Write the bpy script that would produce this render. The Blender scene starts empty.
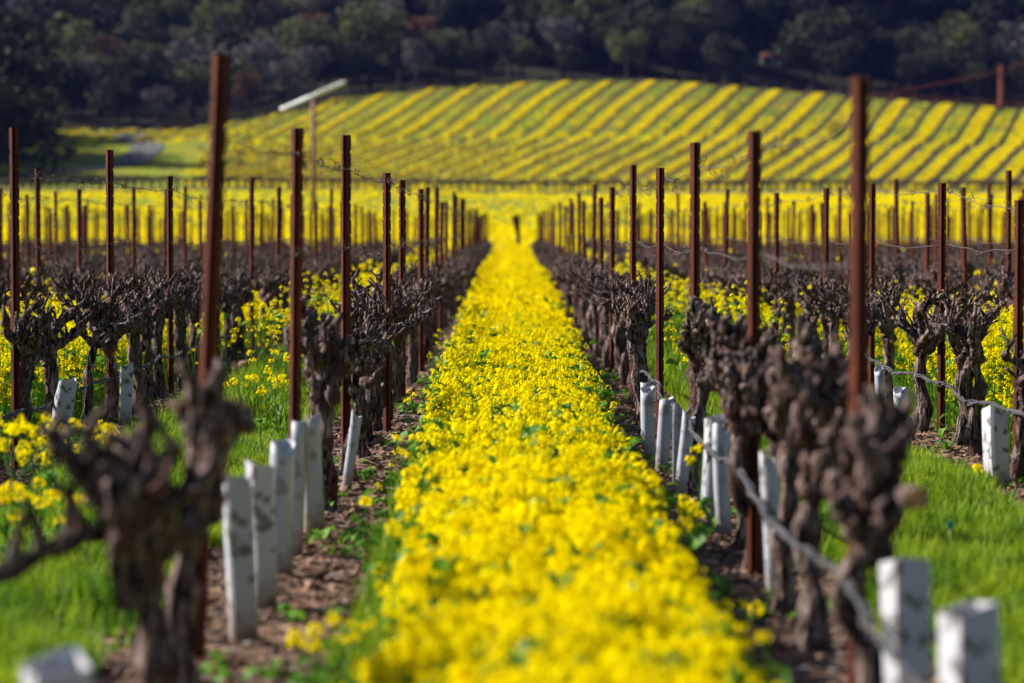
import bpy, math, random
import numpy as np
from mathutils import Vector

rng = np.random.default_rng(7)
random.seed(7)
C = bpy.context.scene.collection
sc = bpy.context.scene
R = math.radians

# ------------------------------------------------------------------ camera, sky, sun, exposure
F = 2800.0                      # focal length in pixels of the 1024 px wide frame
cam = bpy.data.cameras.new("camera")
cam_o = bpy.data.objects.new("camera", cam)
C.objects.link(cam_o)
cam_o.location = (0, 0, 1.5)
cam_o.rotation_euler = (R(90 - 2.28), 0, 0)
cam.sensor_width = 36.0
cam.lens = 36.0 * F / 1024
cam.clip_start = 0.1
cam.clip_end = 5000
cam.dof.use_dof = True
cam.dof.focus_distance = 20.0
cam.dof.aperture_fstop = 1.85
sc.camera = cam_o

SUN_EL, SUN_LEFT = R(32), R(70)          # elevation, angle left of the view axis
world = bpy.data.worlds.new("World")
sc.world = world
world.use_nodes = True
wn = world.node_tree
sky = wn.nodes.new("ShaderNodeTexSky")
sky.sky_type = 'NISHITA'
sky.sun_disc = False
sky.sun_elevation = SUN_EL
sky.sun_rotation = -SUN_LEFT
bg = wn.nodes["Background"]
bg.inputs["Strength"].default_value = 0.05
wn.links.new(sky.outputs[0], bg.inputs[0])
sun = bpy.data.lights.new("sun", 'SUN')
sun.energy = 5.0
sun.angle = R(0.5)
sun.color = (1.0, 0.93, 0.82)
sun_o = bpy.data.objects.new("sun", sun)
C.objects.link(sun_o)
to_sun = Vector((-math.sin(SUN_LEFT) * math.cos(SUN_EL), math.cos(SUN_LEFT) * math.cos(SUN_EL), math.sin(SUN_EL)))
sun_o.rotation_euler = to_sun.to_track_quat('Z', 'Y').to_euler()
sun_o.location = to_sun * 50
vs = sc.view_settings
vs.view_transform = 'Standard'
vs.look = 'None'
vs.gamma = 1
vs.exposure = 1.2
vs.use_curve_mapping = False
sc.render.engine = 'CYCLES'
sc.cycles.use_denoising = True
sc.cycles.max_bounces = 6
sc.cycles.transparent_max_bounces = 4

# ------------------------------------------------------------------ materials
def mat(name, dark, light, scale=(6, 6, 6), rough=0.85, lo=0.35, hi=0.65, bump=0.0, bump_scale=40, detail=5,
        third=None, third_at=(0.55, 0.7), third_scale=9, rand=0.0, transl=0.0, transl_col=None, spec=0.25, coords='Object'):
    m = bpy.data.materials.new(name)
    m.use_nodes = True
    t = m.node_tree
    L = t.links.new
    b = t.nodes["Principled BSDF"]
    b.inputs["Roughness"].default_value = rough
    b.inputs["Specular IOR Level"].default_value = spec
    tc = t.nodes.new("ShaderNodeTexCoord")
    mp = t.nodes.new("ShaderNodeMapping")
    mp.inputs["Scale"].default_value = scale
    L(tc.outputs[coords], mp.inputs[0])
    nz = t.nodes.new("ShaderNodeTexNoise")
    nz.inputs["Scale"].default_value = 1.0
    nz.inputs["Detail"].default_value = detail
    L(mp.outputs[0], nz.inputs["Vector"])
    rp = t.nodes.new("ShaderNodeValToRGB")
    rp.color_ramp.elements[0].position = lo
    rp.color_ramp.elements[1].position = hi
    rp.color_ramp.elements[0].color = (*dark, 1)
    rp.color_ramp.elements[1].color = (*light, 1)
    L(nz.outputs["Fac"], rp.inputs[0])
    col = rp.outputs[0]
    if third:
        n2 = t.nodes.new("ShaderNodeTexNoise")
        n2.inputs["Scale"].default_value = third_scale
        n2.inputs["Detail"].default_value = 3
        L(tc.outputs[coords], n2.inputs["Vector"])
        mr = t.nodes.new("ShaderNodeMapRange")
        mr.inputs["From Min"].default_value = third_at[0]
        mr.inputs["From Max"].default_value = third_at[1]
        L(n2.outputs["Fac"], mr.inputs["Value"])
        mx = t.nodes.new("ShaderNodeMixRGB")
        L(mr.outputs[0], mx.inputs[0])
        L(col, mx.inputs[1])
        mx.inputs[2].default_value = (*third, 1)
        col = mx.outputs[0]
    if rand:
        oi = t.nodes.new("ShaderNodeObjectInfo")
        mr = t.nodes.new("ShaderNodeMapRange")
        mr.inputs["To Min"].default_value = 1 - rand
        mr.inputs["To Max"].default_value = 1 + rand
        L(oi.outputs["Random"], mr.inputs["Value"])
        hs = t.nodes.new("ShaderNodeHueSaturation")
        L(mr.outputs[0], hs.inputs["Value"])
        L(col, hs.inputs["Color"])
        col = hs.outputs[0]
    L(col, b.inputs["Base Color"])
    if bump:
        n3 = t.nodes.new("ShaderNodeTexNoise")
        n3.inputs["Scale"].default_value = bump_scale
        n3.inputs["Detail"].default_value = 6
        L(tc.outputs[coords], n3.inputs["Vector"])
        bp = t.nodes.new("ShaderNodeBump")
        bp.inputs["Strength"].default_value = bump
        bp.inputs["Distance"].default_value = 0.02
        L(n3.outputs["Fac"], bp.inputs["Height"])
        L(bp.outputs[0], b.inputs["Normal"])
    if transl:
        tr = t.nodes.new("ShaderNodeBsdfTranslucent")
        if transl_col:
            tr.inputs[0].default_value = (*transl_col, 1)
        else:
            L(col, tr.inputs[0])
        ms = t.nodes.new("ShaderNodeMixShader")
        ms.inputs[0].default_value = transl
        L(b.outputs[0], ms.inputs[1])
        L(tr.outputs[0], ms.inputs[2])
        L(ms.outputs[0], t.nodes["Material Output"].inputs[0])
    return m

M = {}
M['soil'] = mat('soil', (0.035, 0.02, 0.014), (0.16, 0.092, 0.064), (9, 9, 9), 0.95, bump=0.9, bump_scale=25,
                third=(0.26, 0.17, 0.11), third_scale=3, third_at=(0.52, 0.7), spec=0.1)
M['alley'] = mat('alley_turf', (0.02, 0.05, 0.006), (0.07, 0.16, 0.015), (5, 5, 5), 0.9, bump=0.5, bump_scale=30,
                 third=(0.10, 0.07, 0.035), third_scale=1.7, third_at=(0.6, 0.75), spec=0.1)
M['meadow'] = mat('meadow', (0.12, 0.165, 0.010), (0.22, 0.235, 0.014), (0.25, 0.25, 0.25), 0.95, third=(0.18, 0.165, 0.025),
                  third_scale=0.12, third_at=(0.5, 0.6), spec=0.05)
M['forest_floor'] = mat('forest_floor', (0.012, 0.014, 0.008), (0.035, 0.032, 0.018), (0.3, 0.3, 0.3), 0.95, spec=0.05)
M['track'] = mat('track_dirt', (0.10, 0.07, 0.06), (0.2, 0.15, 0.13), (1, 1, 1), 0.95, spec=0.05)
M['asphalt'] = mat('asphalt', (0.05, 0.05, 0.055), (0.09, 0.09, 0.1), (1, 1, 1), 0.9)
M['bark'] = mat('vine_bark', (0.006, 0.0045, 0.005), (0.34, 0.25, 0.235), (60, 60, 8), 0.95, lo=0.42, hi=0.72, bump=1.0,
                bump_scale=55, third=(0.075, 0.04, 0.032), third_scale=9, third_at=(0.5, 0.62), rand=0.25, spec=0.1)
M['cut'] = mat('cut_wood', (0.30, 0.15, 0.06), (0.42, 0.24, 0.10), (30, 30, 30), 0.8)
M['rust'] = mat('rusty_steel', (0.048, 0.0115, 0.0065), (0.115, 0.026, 0.013), (14, 14, 2.2), 0.8, bump=0.15, bump_scale=90,
                third=(0.04, 0.012, 0.008), third_scale=5, third_at=(0.5, 0.72), rand=0.2, spec=0.12)
M['carton'] = mat('waxed_carton', (0.36, 0.37, 0.43), (0.46, 0.46, 0.51), (6, 6, 2), 0.55, third=(0.13, 0.125, 0.13),
                  third_scale=15, third_at=(0.56, 0.61), rand=0.08)
M['sleeve'] = mat('plastic_sleeve', (0.33, 0.35, 0.42), (0.43, 0.45, 0.52), (8, 8, 1.5), 0.45, third=(0.22, 0.22, 0.24),
                  third_scale=13, third_at=(0.57, 0.64), rand=0.06, transl=0.1)
M['bamboo'] = mat('bamboo', (0.30, 0.24, 0.10), (0.42, 0.33, 0.15), (20, 20, 4), 0.7)
M['hose'] = mat('grey_hose', (0.018, 0.018, 0.023), (0.05, 0.05, 0.062), (30, 30, 30), 0.6)
M['wire'] = mat('galvanised_wire', (0.05, 0.042, 0.044), (0.10, 0.088, 0.09), (30, 30, 30), 0.5)
M['teal'] = mat('teal_plastic', (0.0, 0.22, 0.20), (0.01, 0.30, 0.27), (10, 10, 10), 0.5)
M['petal'] = mat('mustard_petal', (0.82, 0.66, 0.001), (0.88, 0.76, 0.002), (4, 4, 4), 0.9, transl=0.42, spec=0.0)
M['leaf'] = mat('mustard_leaf', (0.05, 0.15, 0.010), (0.14, 0.31, 0.025), (7, 7, 7), 0.6, transl=0.35, spec=0.25)
M['grass'] = mat('grass_blade', (0.07, 0.17, 0.010), (0.27, 0.38, 0.016), (2.6, 2.6, 2.6), 0.6, lo=.38, hi=.62, transl=0.45, spec=0.15)
M['chip'] = mat('bark_chip', (0.075, 0.042, 0.03), (0.28, 0.17, 0.125), (12, 12, 12), 0.95, spec=0.1)
M['pebble'] = mat('grey_pebble', (0.08, 0.075, 0.075), (0.22, 0.2, 0.19), (12, 12, 12), 0.9)
M['pole'] = mat('brown_pole', (0.20, 0.09, 0.05), (0.28, 0.13, 0.07), (3, 3, 3), 0.7)
M['white_paint'] = mat('white_paint', (0.72, 0.72, 0.74), (0.82, 0.82, 0.84), (1, 1, 1), 0.4)
M['terracotta'] = mat('terracotta', (0.30, 0.10, 0.06), (0.42, 0.17, 0.11), (2, 2, 2), 0.8)
M['plaster'] = mat('plaster', (0.14, 0.125, 0.12), (0.2, 0.18, 0.17), (2, 2, 2), 0.9)
M['dark_glass'] = mat('dark_window', (0.015, 0.017, 0.02), (0.03, 0.03, 0.035), (1, 1, 1), 0.15)
M['red_rust'] = mat('red_rust_steel', (0.13, 0.026, 0.018), (0.20, 0.042, 0.026), (2, 2, 2), 0.7)
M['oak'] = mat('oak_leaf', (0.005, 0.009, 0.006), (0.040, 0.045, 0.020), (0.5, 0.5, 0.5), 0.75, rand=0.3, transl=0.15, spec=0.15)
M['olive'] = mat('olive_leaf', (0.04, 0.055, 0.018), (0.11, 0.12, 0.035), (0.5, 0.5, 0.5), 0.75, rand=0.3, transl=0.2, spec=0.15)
M['twig'] = mat('grey_twig', (0.06, 0.056, 0.058), (0.16, 0.15, 0.15), (0.6, 0.6, 0.6), 0.9, rand=0.25, spec=0.1)
M['russet'] = mat('russet_leaf', (0.07, 0.035, 0.02), (0.15, 0.075, 0.04), (0.6, 0.6, 0.6), 0.8, rand=0.2, transl=0.15, spec=0.1)
M['trunk'] = mat('tree_trunk', (0.03, 0.022, 0.016), (0.08, 0.06, 0.045), (3, 3, 1), 0.95)

def add_mud(m):
    t = m.node_tree; L = t.links.new
    b = t.nodes["Principled BSDF"]
    src = b.inputs["Base Color"].links[0].from_socket
    tc = t.nodes.new("ShaderNodeTexCoord"); sp = t.nodes.new("ShaderNodeSeparateXYZ"); nz = t.nodes.new("ShaderNodeTexNoise")
    L(tc.outputs['Object'], sp.inputs[0]); L(tc.outputs['Object'], nz.inputs['Vector']); nz.inputs['Scale'].default_value = 22; nz.inputs['Detail'].default_value = 6
    ma = t.nodes.new("ShaderNodeMath"); ma.operation = 'MULTIPLY_ADD'; ma.inputs[1].default_value = -0.22
    L(nz.outputs['Fac'], ma.inputs[0]); L(sp.outputs['Z'], ma.inputs[2])
    mr = t.nodes.new("ShaderNodeMapRange"); mr.inputs['From Min'].default_value = -0.08; mr.inputs['From Max'].default_value = 0.05
    mr.inputs['To Min'].default_value = 0.85; mr.inputs['To Max'].default_value = 0.0
    L(ma.outputs[0], mr.inputs['Value'])
    mx = t.nodes.new("ShaderNodeMixRGB"); mx.inputs[2].default_value = (0.16, 0.105, 0.075, 1)
    L(mr.outputs[0], mx.inputs[0]); L(src, mx.inputs[1]); L(mx.outputs[0], b.inputs["Base Color"])
add_mud(M['carton']); add_mud(M['sleeve'])

# ------------------------------------------------------------------ mesh helpers
def link(o, parent=None):
    C.objects.link(o)
    if parent is not None:
        o.parent = parent
    return o

def make_mesh(name, parts, smooth=False):
    """parts: list of (V, F, material); F is an (n,k) array. -> mesh datablock"""
    mats, Vs, loops, tot, mi = [], [], [], [], []
    off = 0
    for V, Fc, m in parts:
        if len(V) == 0 or len(Fc) == 0:
            continue
        if m not in mats:
            mats.append(m)
        V = np.asarray(V, float).reshape(-1, 3)
        Fc = np.asarray(Fc, int)
        Vs.append(V)
        loops.append((Fc + off).ravel())
        tot.append(np.full(len(Fc), Fc.shape[1]))
        mi.append(np.full(len(Fc), mats.index(m)))
        off += len(V)
    V = np.concatenate(Vs).astype(np.float32)
    loops = np.concatenate(loops).astype(np.int32)
    tot = np.concatenate(tot).astype(np.int32)
    mi = np.concatenate(mi).astype(np.int32)
    me = bpy.data.meshes.new(name)
    me.vertices.add(len(V))
    me.vertices.foreach_set("co", V.ravel())
    me.loops.add(len(loops))
    me.loops.foreach_set("vertex_index", loops)
    me.polygons.add(len(tot))
    st = np.concatenate([[0], np.cumsum(tot)[:-1]]).astype(np.int32)
    me.polygons.foreach_set("loop_start", st)
    for m in mats:
        me.materials.append(m)
    me.polygons.foreach_set("material_index", mi)
    me.polygons.foreach_set("use_smooth", np.full(len(tot), smooth))
    me.update(calc_edges=True)
    me.validate()
    return me

def obj(name, parts, parent=None, smooth=False, loc=None):
    o = bpy.data.objects.new(name, make_mesh(name, parts, smooth))
    if loc is not None:
        o.location = loc
    return link(o, parent)

def tag(o, label=None, cat=None, group=None, kind=None):
    if label: o['label'] = label
    if cat: o['category'] = cat
    if group: o['group'] = group
    if kind: o['kind'] = kind
    return o

def empty(name, loc, label, cat, group=None, rz=0.0):
    e = bpy.data.objects.new(name, None)
    e.empty_display_size = 0.1
    e.location = loc
    e.rotation_euler = (0, 0, rz)
    C.objects.link(e)
    return tag(e, label, cat, group)

def tube(P, Rd, n=8, rfun=None, cap=True, squash=None):
    """sweep along P (k,3) with radii Rd (k)"""
    P = np.asarray(P, float)
    k = len(P)
    Rd = np.broadcast_to(np.asarray(Rd, float), (k,))
    T = np.gradient(P, axis=0)
    T /= np.linalg.norm(T, axis=1)[:, None] + 1e-9
    up = np.array([0, 0, 1.0]) if abs(T[0, 2]) < 0.8 else np.array([1.0, 0, 0])
    U = np.zeros_like(P); W = np.zeros_like(P)
    u = up - T[0] * (up @ T[0]); u /= np.linalg.norm(u)
    for i in range(k):
        u = u - T[i] * (u @ T[i]); u /= np.linalg.norm(u) + 1e-9
        U[i] = u; W[i] = np.cross(T[i], u)
    a = np.linspace(0, 2 * np.pi, n, endpoint=False)
    rr = Rd[:, None] * np.ones((k, n))
    if rfun is not None:
        rr = rr * rfun(np.arange(k)[:, None], a[None, :])
    V = P[:, None] + rr[..., None] * (np.cos(a)[None, :, None] * U[:, None] + np.sin(a)[None, :, None] * W[:, None])
    V = V.reshape(-1, 3)
    i = np.arange(k - 1)[:, None] * n
    j = np.arange(n)[None, :]
    Q = np.stack([i + j, i + (j + 1) % n, i + n + (j + 1) % n, i + n + j], -1).reshape(-1, 4)
    if cap:
        V = np.vstack([V, P[0], P[-1]])
        c0, c1 = k * n, k * n + 1
        j = np.arange(n)
        A = np.stack([np.full(n, c0), (j + 1) % n, j, j], -1)
        B = np.stack([np.full(n, c1), (k - 1) * n + j, (k - 1) * n + (j + 1) % n, (k - 1) * n + (j + 1) % n], -1)
        # fold the end fans into quads (pairs of triangles share the centre)
        if n % 2 == 0:
            e = np.arange(0, n, 2)
            A = np.stack([np.full(n // 2, c0), (e + 2) % n, (e + 1) % n, e], -1)
            B = np.stack([np.full(n // 2, c1), (k - 1) * n + e, (k - 1) * n + (e + 1) % n, (k - 1) * n + (e + 2) % n], -1)
            Q = np.vstack([Q, A, B])
    return V, Q

def merge(chunks):
    Vs, Fs, off = [], [], 0
    for V, Q in chunks:
        Vs.append(V); Fs.append(np.asarray(Q) + off); off += len(V)
    return np.vstack(Vs), np.vstack(Fs)

def box(c, s, rz=0.0):
    x, y, z = np.array(s) / 2
    V = np.array([[-x, -y, -z], [x, -y, -z], [x, y, -z], [-x, y, -z], [-x, -y, z], [x, -y, z], [x, y, z], [-x, y, z]])
    c_, s_ = math.cos(rz), math.sin(rz)
    V = V @ np.array([[c_, s_, 0], [-s_, c_, 0], [0, 0, 1]]) + np.array(c)
    Q = np.array([[0, 3, 2, 1], [4, 5, 6, 7], [0, 1, 5, 4], [1, 2, 6, 5], [2, 3, 7, 6], [3, 0, 4, 7]])
    return V, Q

def rots(n, tilt, r=None):
    """random yaw plus a random lean up to tilt"""
    r = r or rng
    yaw = r.uniform(0, 2 * np.pi, n); lean = np.abs(r.normal(0, tilt, n)); az = r.uniform(0, 2 * np.pi, n)
    cy, sy = np.cos(yaw), np.sin(yaw)
    Z = np.zeros(n); O = np.ones(n)
    Rz = np.stack([np.stack([cy, -sy, Z], -1), np.stack([sy, cy, Z], -1), np.stack([Z, Z, O], -1)], 1)
    ax = np.stack([np.cos(az), np.sin(az), Z], -1)
    K = np.zeros((n, 3, 3))
    K[:, 0, 1] = -ax[:, 2]; K[:, 0, 2] = ax[:, 1]; K[:, 1, 0] = ax[:, 2]; K[:, 1, 2] = -ax[:, 0]; K[:, 2, 0] = -ax[:, 1]; K[:, 2, 1] = ax[:, 0]
    I = np.eye(3)[None]
    Rl = I + np.sin(lean)[:, None, None] * K + (1 - np.cos(lean))[:, None, None] * (K @ K)
    return Rl @ Rz

def scatter(protos, T, S, tilt=0.2, Rm=None):
    """protos: list of (V,F); T (n,3); S (n,) or (n,3) -> V,F merged"""
    n = len(T)
    if n == 0:
        return np.zeros((0, 3)), np.zeros((0, 4), int)
    Rm = rots(n, tilt) if Rm is None else Rm
    S = np.asarray(S, float)
    if S.ndim == 1:
        S = np.repeat(S[:, None], 3, 1)
    pick = rng.integers(0, len(protos), n)
    Vs, Fs, off = [], [], 0
    for k, (V, Fc) in enumerate(protos):
        w = np.where(pick == k)[0]
        if not len(w):
            continue
        VV = np.einsum('nij,nvj->nvi', Rm[w], V[None] * S[w][:, None, :]) + T[w][:, None, :]
        FF = Fc[None] + (np.arange(len(w)) * len(V))[:, None, None]
        Vs.append(VV.reshape(-1, 3)); Fs.append(FF.reshape(-1, Fc.shape[1]) + off)
        off += len(w) * len(V)
    return np.vstack(Vs), np.vstack(Fs)

def vnoise(x, y, s, seed=0):
    """smooth pseudo noise in about -1..1"""
    a = seed * 1.7
    return (np.sin(x * s + a + 1.3 * np.sin(y * s * 0.7 + a)) * np.cos(y * s * 1.1 - a * 0.6 + np.sin(x * s * 0.6))
            + 0.5 * np.sin(x * s * 2.3 - a + y * s * 1.9)) / 1.5

# ------------------------------------------------------------------ terrain
YS = [-50, 0, 100, 112, 128, 170, 215, 255, 265, 300, 340, 390, 412, 430, 445, 480, 520, 600, 720, 1000]
HS = [0, 0, 0.06, 0.1, 0.5, 1.7, 3.2, 4.8, 5.2, 8.8, 13.3, 20.6, 23.4, 25.0, 29, 56, 88, 150, 210, 240]
_yd = np.linspace(-50, 1000, 2101)
_hd = np.interp(_yd, YS, HS)
_k = np.hanning(41); _k /= _k.sum()
_hs = np.convolve(np.pad(_hd, 20, mode='edge'), _k, 'valid')
_hs = np.where(_yd < 100, _hd, _hs)
def H(x, y):
    x = np.asarray(x, float); y = np.asarray(y, float)
    b = np.interp(y, _yd, _hs)
    s = np.interp(x, [-140, -45, -22, 5, 22, 72, 140], [0.74, 0.76, 0.93, 1.0, 1.0, 0.80, 0.76])
    h = np.where(y > 255, 4.8 + (b - 4.8) * s, b)
    wob = np.clip((y - 120) / 100, 0, 1)
    return h + wob * (0.35 * vnoise(x, y, 0.045, 3) + np.clip((y - 440) / 60, 0, 1) * 3.0 * vnoise(x, y, 0.06, 5))

def wood_edge(x):
    return np.interp(x, [-140, -60, -44, -32, -20, 0, 25, 50, 80, 140], [372, 372, 372, 384, 404, 412, 412, 408, 404, 402])

ROW_L = [-1.0 - 2.03 * k for k in range(11)]
ROW_R = [1.03 + 1.96 * k for k in range(11)]
ROWS = sorted(ROW_L + ROW_R)
ROW_END = 113.0
def row_dist(x):
    return np.min(np.abs(np.asarray(x)[..., None] - np.array(ROWS)), -1)

def grid(xs, ys, hfun):
    X, Y = np.meshgrid(xs, ys)
    V = np.stack([X, Y, hfun(X, Y)], -1).reshape(-1, 3)
    nx, ny = len(xs), len(ys)
    i = np.arange(ny - 1)[:, None] * nx; j = np.arange(nx - 1)[None, :]
    Q = np.stack([i + j, i + j + 1, i + nx + j + 1, i + nx + j], -1).reshape(-1, 4)
    return V, Q

def near_h(x, y):
    h = H(x, y)
    berm = 0.02 * np.exp(-(row_dist(x) / 0.28) ** 2) * (y < ROW_END)
    return h + berm + 0.008 * vnoise(x, y, 7, 1) + 0.006 * vnoise(x, y, 17, 2)

xs = np.concatenate([[-150, -80, -45], np.arange(-27, 27.01, 0.15), [45, 80, 150]])
ys = np.concatenate([[-40, -15], np.arange(0, 45, 0.2), np.arange(45, 116, 1.0)])
def ground_h(X, Y):
    return np.where(Y > 114.9, H(X, Y), near_h(X, Y))
ys[-1] = 116.0
V, Q = grid(xs, ys, ground_h)
cen = V[Q].mean(1)
d = row_dist(cen[:, 0]) + 0.07 * vnoise(cen[:, 0], cen[:, 1], 3.1, 4)
isal = (d > 0.5) & (np.abs(cen[:, 0]) < 23)
gr = obj('ground', [(V, Q[~isal], M['soil']), (V, Q[isal], M['alley'])], smooth=True)
tag(gr, 'brown vineyard soil with strips of turf between the vine rows', kind='structure')

xs = np.concatenate([np.arange(-330, -120, 15), np.arange(-120, 120.1, 3), np.arange(135, 331, 15)])
ys = np.concatenate([[116.0], np.arange(119, 560, 3), np.arange(560, 1001, 20)])
V, Q = grid(xs, ys, H)
cen = V[Q].mean(1)
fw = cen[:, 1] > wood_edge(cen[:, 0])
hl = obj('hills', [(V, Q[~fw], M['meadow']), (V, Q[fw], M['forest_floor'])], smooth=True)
tag(hl, 'rising meadow and wooded hillside behind the vineyard', kind='structure')

def ribbon(path, w, m, name, lift=0.03):
    P = np.array(path, float)
    t = np.linspace(0, len(P) - 1, 60)
    px = np.interp(t, range(len(P)), P[:, 0]); py = np.interp(t, range(len(P)), P[:, 1])
    d = np.stack([np.gradient(px), np.gradient(py)], -1); d /= np.linalg.norm(d, axis=1)[:, None]
    nrm = np.stack([-d[:, 1], d[:, 0]], -1)
    VV = []
    for s in np.linspace(-0.5, 0.5, 4):
        x = px + nrm[:, 0] * w * s; y = py + nrm[:, 1] * w * s
        VV.append(np.stack([x, y, H(x, y) + lift], -1))
    VV = np.stack(VV, 1).reshape(-1, 3)
    i = np.arange(59)[:, None] * 4; j = np.arange(3)[None]
    return obj(name, [(VV, np.stack([i + j, i + 4 + j, i + 5 + j, i + j + 1], -1).reshape(-1, 4), m)], smooth=True)
tag(ribbon([(-90, 258), (-40, 259), (0, 259), (40, 258), (90, 257)], 3.0, M['track'], 'track', 0.12), 'dirt track along the foot of the planted hill', kind='structure')
tag(ribbon([(-62, 276), (-49, 292), (-43, 312), (-44, 340), (-50, 362)], 4.0, M['asphalt'], 'road', 0.12), 'grey road bending into the shade by the grove', kind='structure')

# thin blue air between the vineyard and the wooded hill
hm = bpy.data.materials.new('air')
hm.use_nodes = True
hm.node_tree.nodes.remove(hm.node_tree.nodes["Principled BSDF"])
pv = hm.node_tree.nodes.new("ShaderNodeVolumePrincipled")
pv.inputs["Color"].default_value = (0.16, 0.26, 1.0, 1)
pv.inputs["Density"].default_value = 0.000045
hm.node_tree.links.new(pv.outputs[0], hm.node_tree.nodes["Material Output"].inputs["Volume"])
tag(obj('haze', [(*box((0, 470, 131), (720, 1100, 266)), hm)]), 'thin bluish air over the fields', kind='stuff')

# ------------------------------------------------------------------ mustard and grass building blocks
def petal_quad(c, u, v, s, cup):
    n = np.cross(u, v)
    return [c, c + (u * 0.6 + v * 0.55) * s + n * cup * 0.6, c + (u * 1.0) * s + n * cup, c + (u * 0.6 - v * 0.55) * s + n * cup * 0.6]

def head_proto(nf, petals, size, rad, seed):
    r = np.random.default_rng(seed)
    V = []
    for i in range(nf):
        th = r.uniform(0, 2 * np.pi); ph = math.acos(1 - r.uniform(0, 1.25))
        nrm = np.array([math.sin(ph) * math.cos(th), math.sin(ph) * math.sin(th), math.cos(ph)])
        c = nrm * rad * r.uniform(0.75, 1.1) * np.array([1, 1, 1.15])
        a = np.cross(nrm, [0.3, 0.5, 0.8]); a /= np.linalg.norm(a); b = np.cross(nrm, a)
        if petals:
            t0 = r.uniform(0, 1.5)
            for k in range(4):
                t = t0 + k * math.pi / 2
                u = math.cos(t) * a + math.sin(t) * b; v = -math.sin(t) * a + math.cos(t) * b
                V += petal_quad(c, u, v, size * r.uniform(.85, 1.1), size * 0.25)
        else:
            t = r.uniform(0, 3)
            u = math.cos(t) * a + math.sin(t) * b; v = -math.sin(t) * a + math.cos(t) * b
            V += [c + u * size, c + v * size, c - u * size, c - v * size]
    V = np.array(V)
    return V, np.arange(len(V)).reshape(-1, 4)
HEAD_NEAR = [head_proto(14, True, 0.0088, 0.022, s) for s in range(6)]
HEAD_MID = [head_proto(13, False, 0.0074, 0.021, 20 + s) for s in range(6)]
HEAD_FAR = [head_proto(5, False, 0.021, 0.022, 40 + s) for s in range(6)]
HEAD_CLUMP = [head_proto(9, False, 0.14, 0.26, 60 + s) for s in range(6)]

def stem_proto(seed):
    r = np.random.default_rng(seed)
    V = []; w = 0.0025
    bx, by = r.uniform(-.15, .15, 2)
    for ax in ((1, 0), (0, 1)):
        pts = [(0, 0, 0), (bx * .25, by * .25, .5), (0, 0, 1.0)]
        for a, b in zip(pts[:-1], pts[1:]):
            a = np.array(a); b = np.array(b); o = np.array([ax[0] * w, ax[1] * w, 0])
            V += [a - o, a + o, b + o, b - o]
    V = np.array(V)
    return V, np.arange(len(V)).reshape(-1, 4)
STEM = [stem_proto(s) for s in range(4)]

def leaf_proto(seed, L=0.11, W=0.035):
    r = np.random.default_rng(seed)
    V, Fq = [], []
    k = 4
    for i in range(k):
        t = i / (k - 1)
        w = W * math.sin(math.pi * (0.15 + 0.8 * t)) * r.uniform(.8, 1.15)
        x = L * t; z = 0.06 * math.sin(t * 2.2) - 0.03 * t * t
        V += [[x, -w, z + 0.008], [x, 0, z], [x, w, z + 0.008]]
    for i in range(k - 1):
        for j in range(2):
            a = i * 3 + j
            Fq.append([a, a + 1, a + 4, a + 3])
    return np.array(V), np.array(Fq)
LEAF = [leaf_proto(s) for s in range(5)]

def blade_proto(seed):
    r = np.random.default_rng(seed)
    n = 5; V = []; Fq = []
    for b in range(n):
        az = r.uniform(0, 6.28); ln = r.uniform(.6, 1.0); bend = r.uniform(.15, .75)
        d = np.array([math.cos(az), math.sin(az), 0]); s = np.array([-d[1], d[0], 0])
        o = np.array([*r.uniform(-.12, .12, 2), 0])
        w = 0.035
        k0 = len(V)
        for t, ww in ((0, 1), (.5, .8), (1, .12)):
            p = o + d * bend * t * t * ln + np.array([0, 0, ln * (t - .25 * bend * t * t)])
            V += [p - s * w * ww, p + s * w * ww]
        Fq += [[k0, k0 + 1, k0 + 3, k0 + 2], [k0 + 2, k0 + 3, k0 + 5, k0 + 4]]
    return np.array(V), np.array(Fq)
BLADE = [blade_proto(s) for s in range(6)]

ORDA = ['middle', 'first', 'second', 'third', 'fourth', 'fifth', 'sixth', 'seventh', 'eighth']
def alley_bounds(k):
    allx = ROWS
    i0 = allx.index(ROW_L[0])
    return allx[i0 + k] , allx[i0 + k + 1]

def pts_in(x0, x1, y0, y1, dens, jitter_edge=0.0):
    n = rng.poisson(dens * (x1 - x0) * (y1 - y0))
    x = rng.uniform(x0, x1, n); y = rng.uniform(y0, y1, n)
    return x, y

def in_view(x, y, m=1.2):
    return np.abs(x) < 0.183 * y + m

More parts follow.
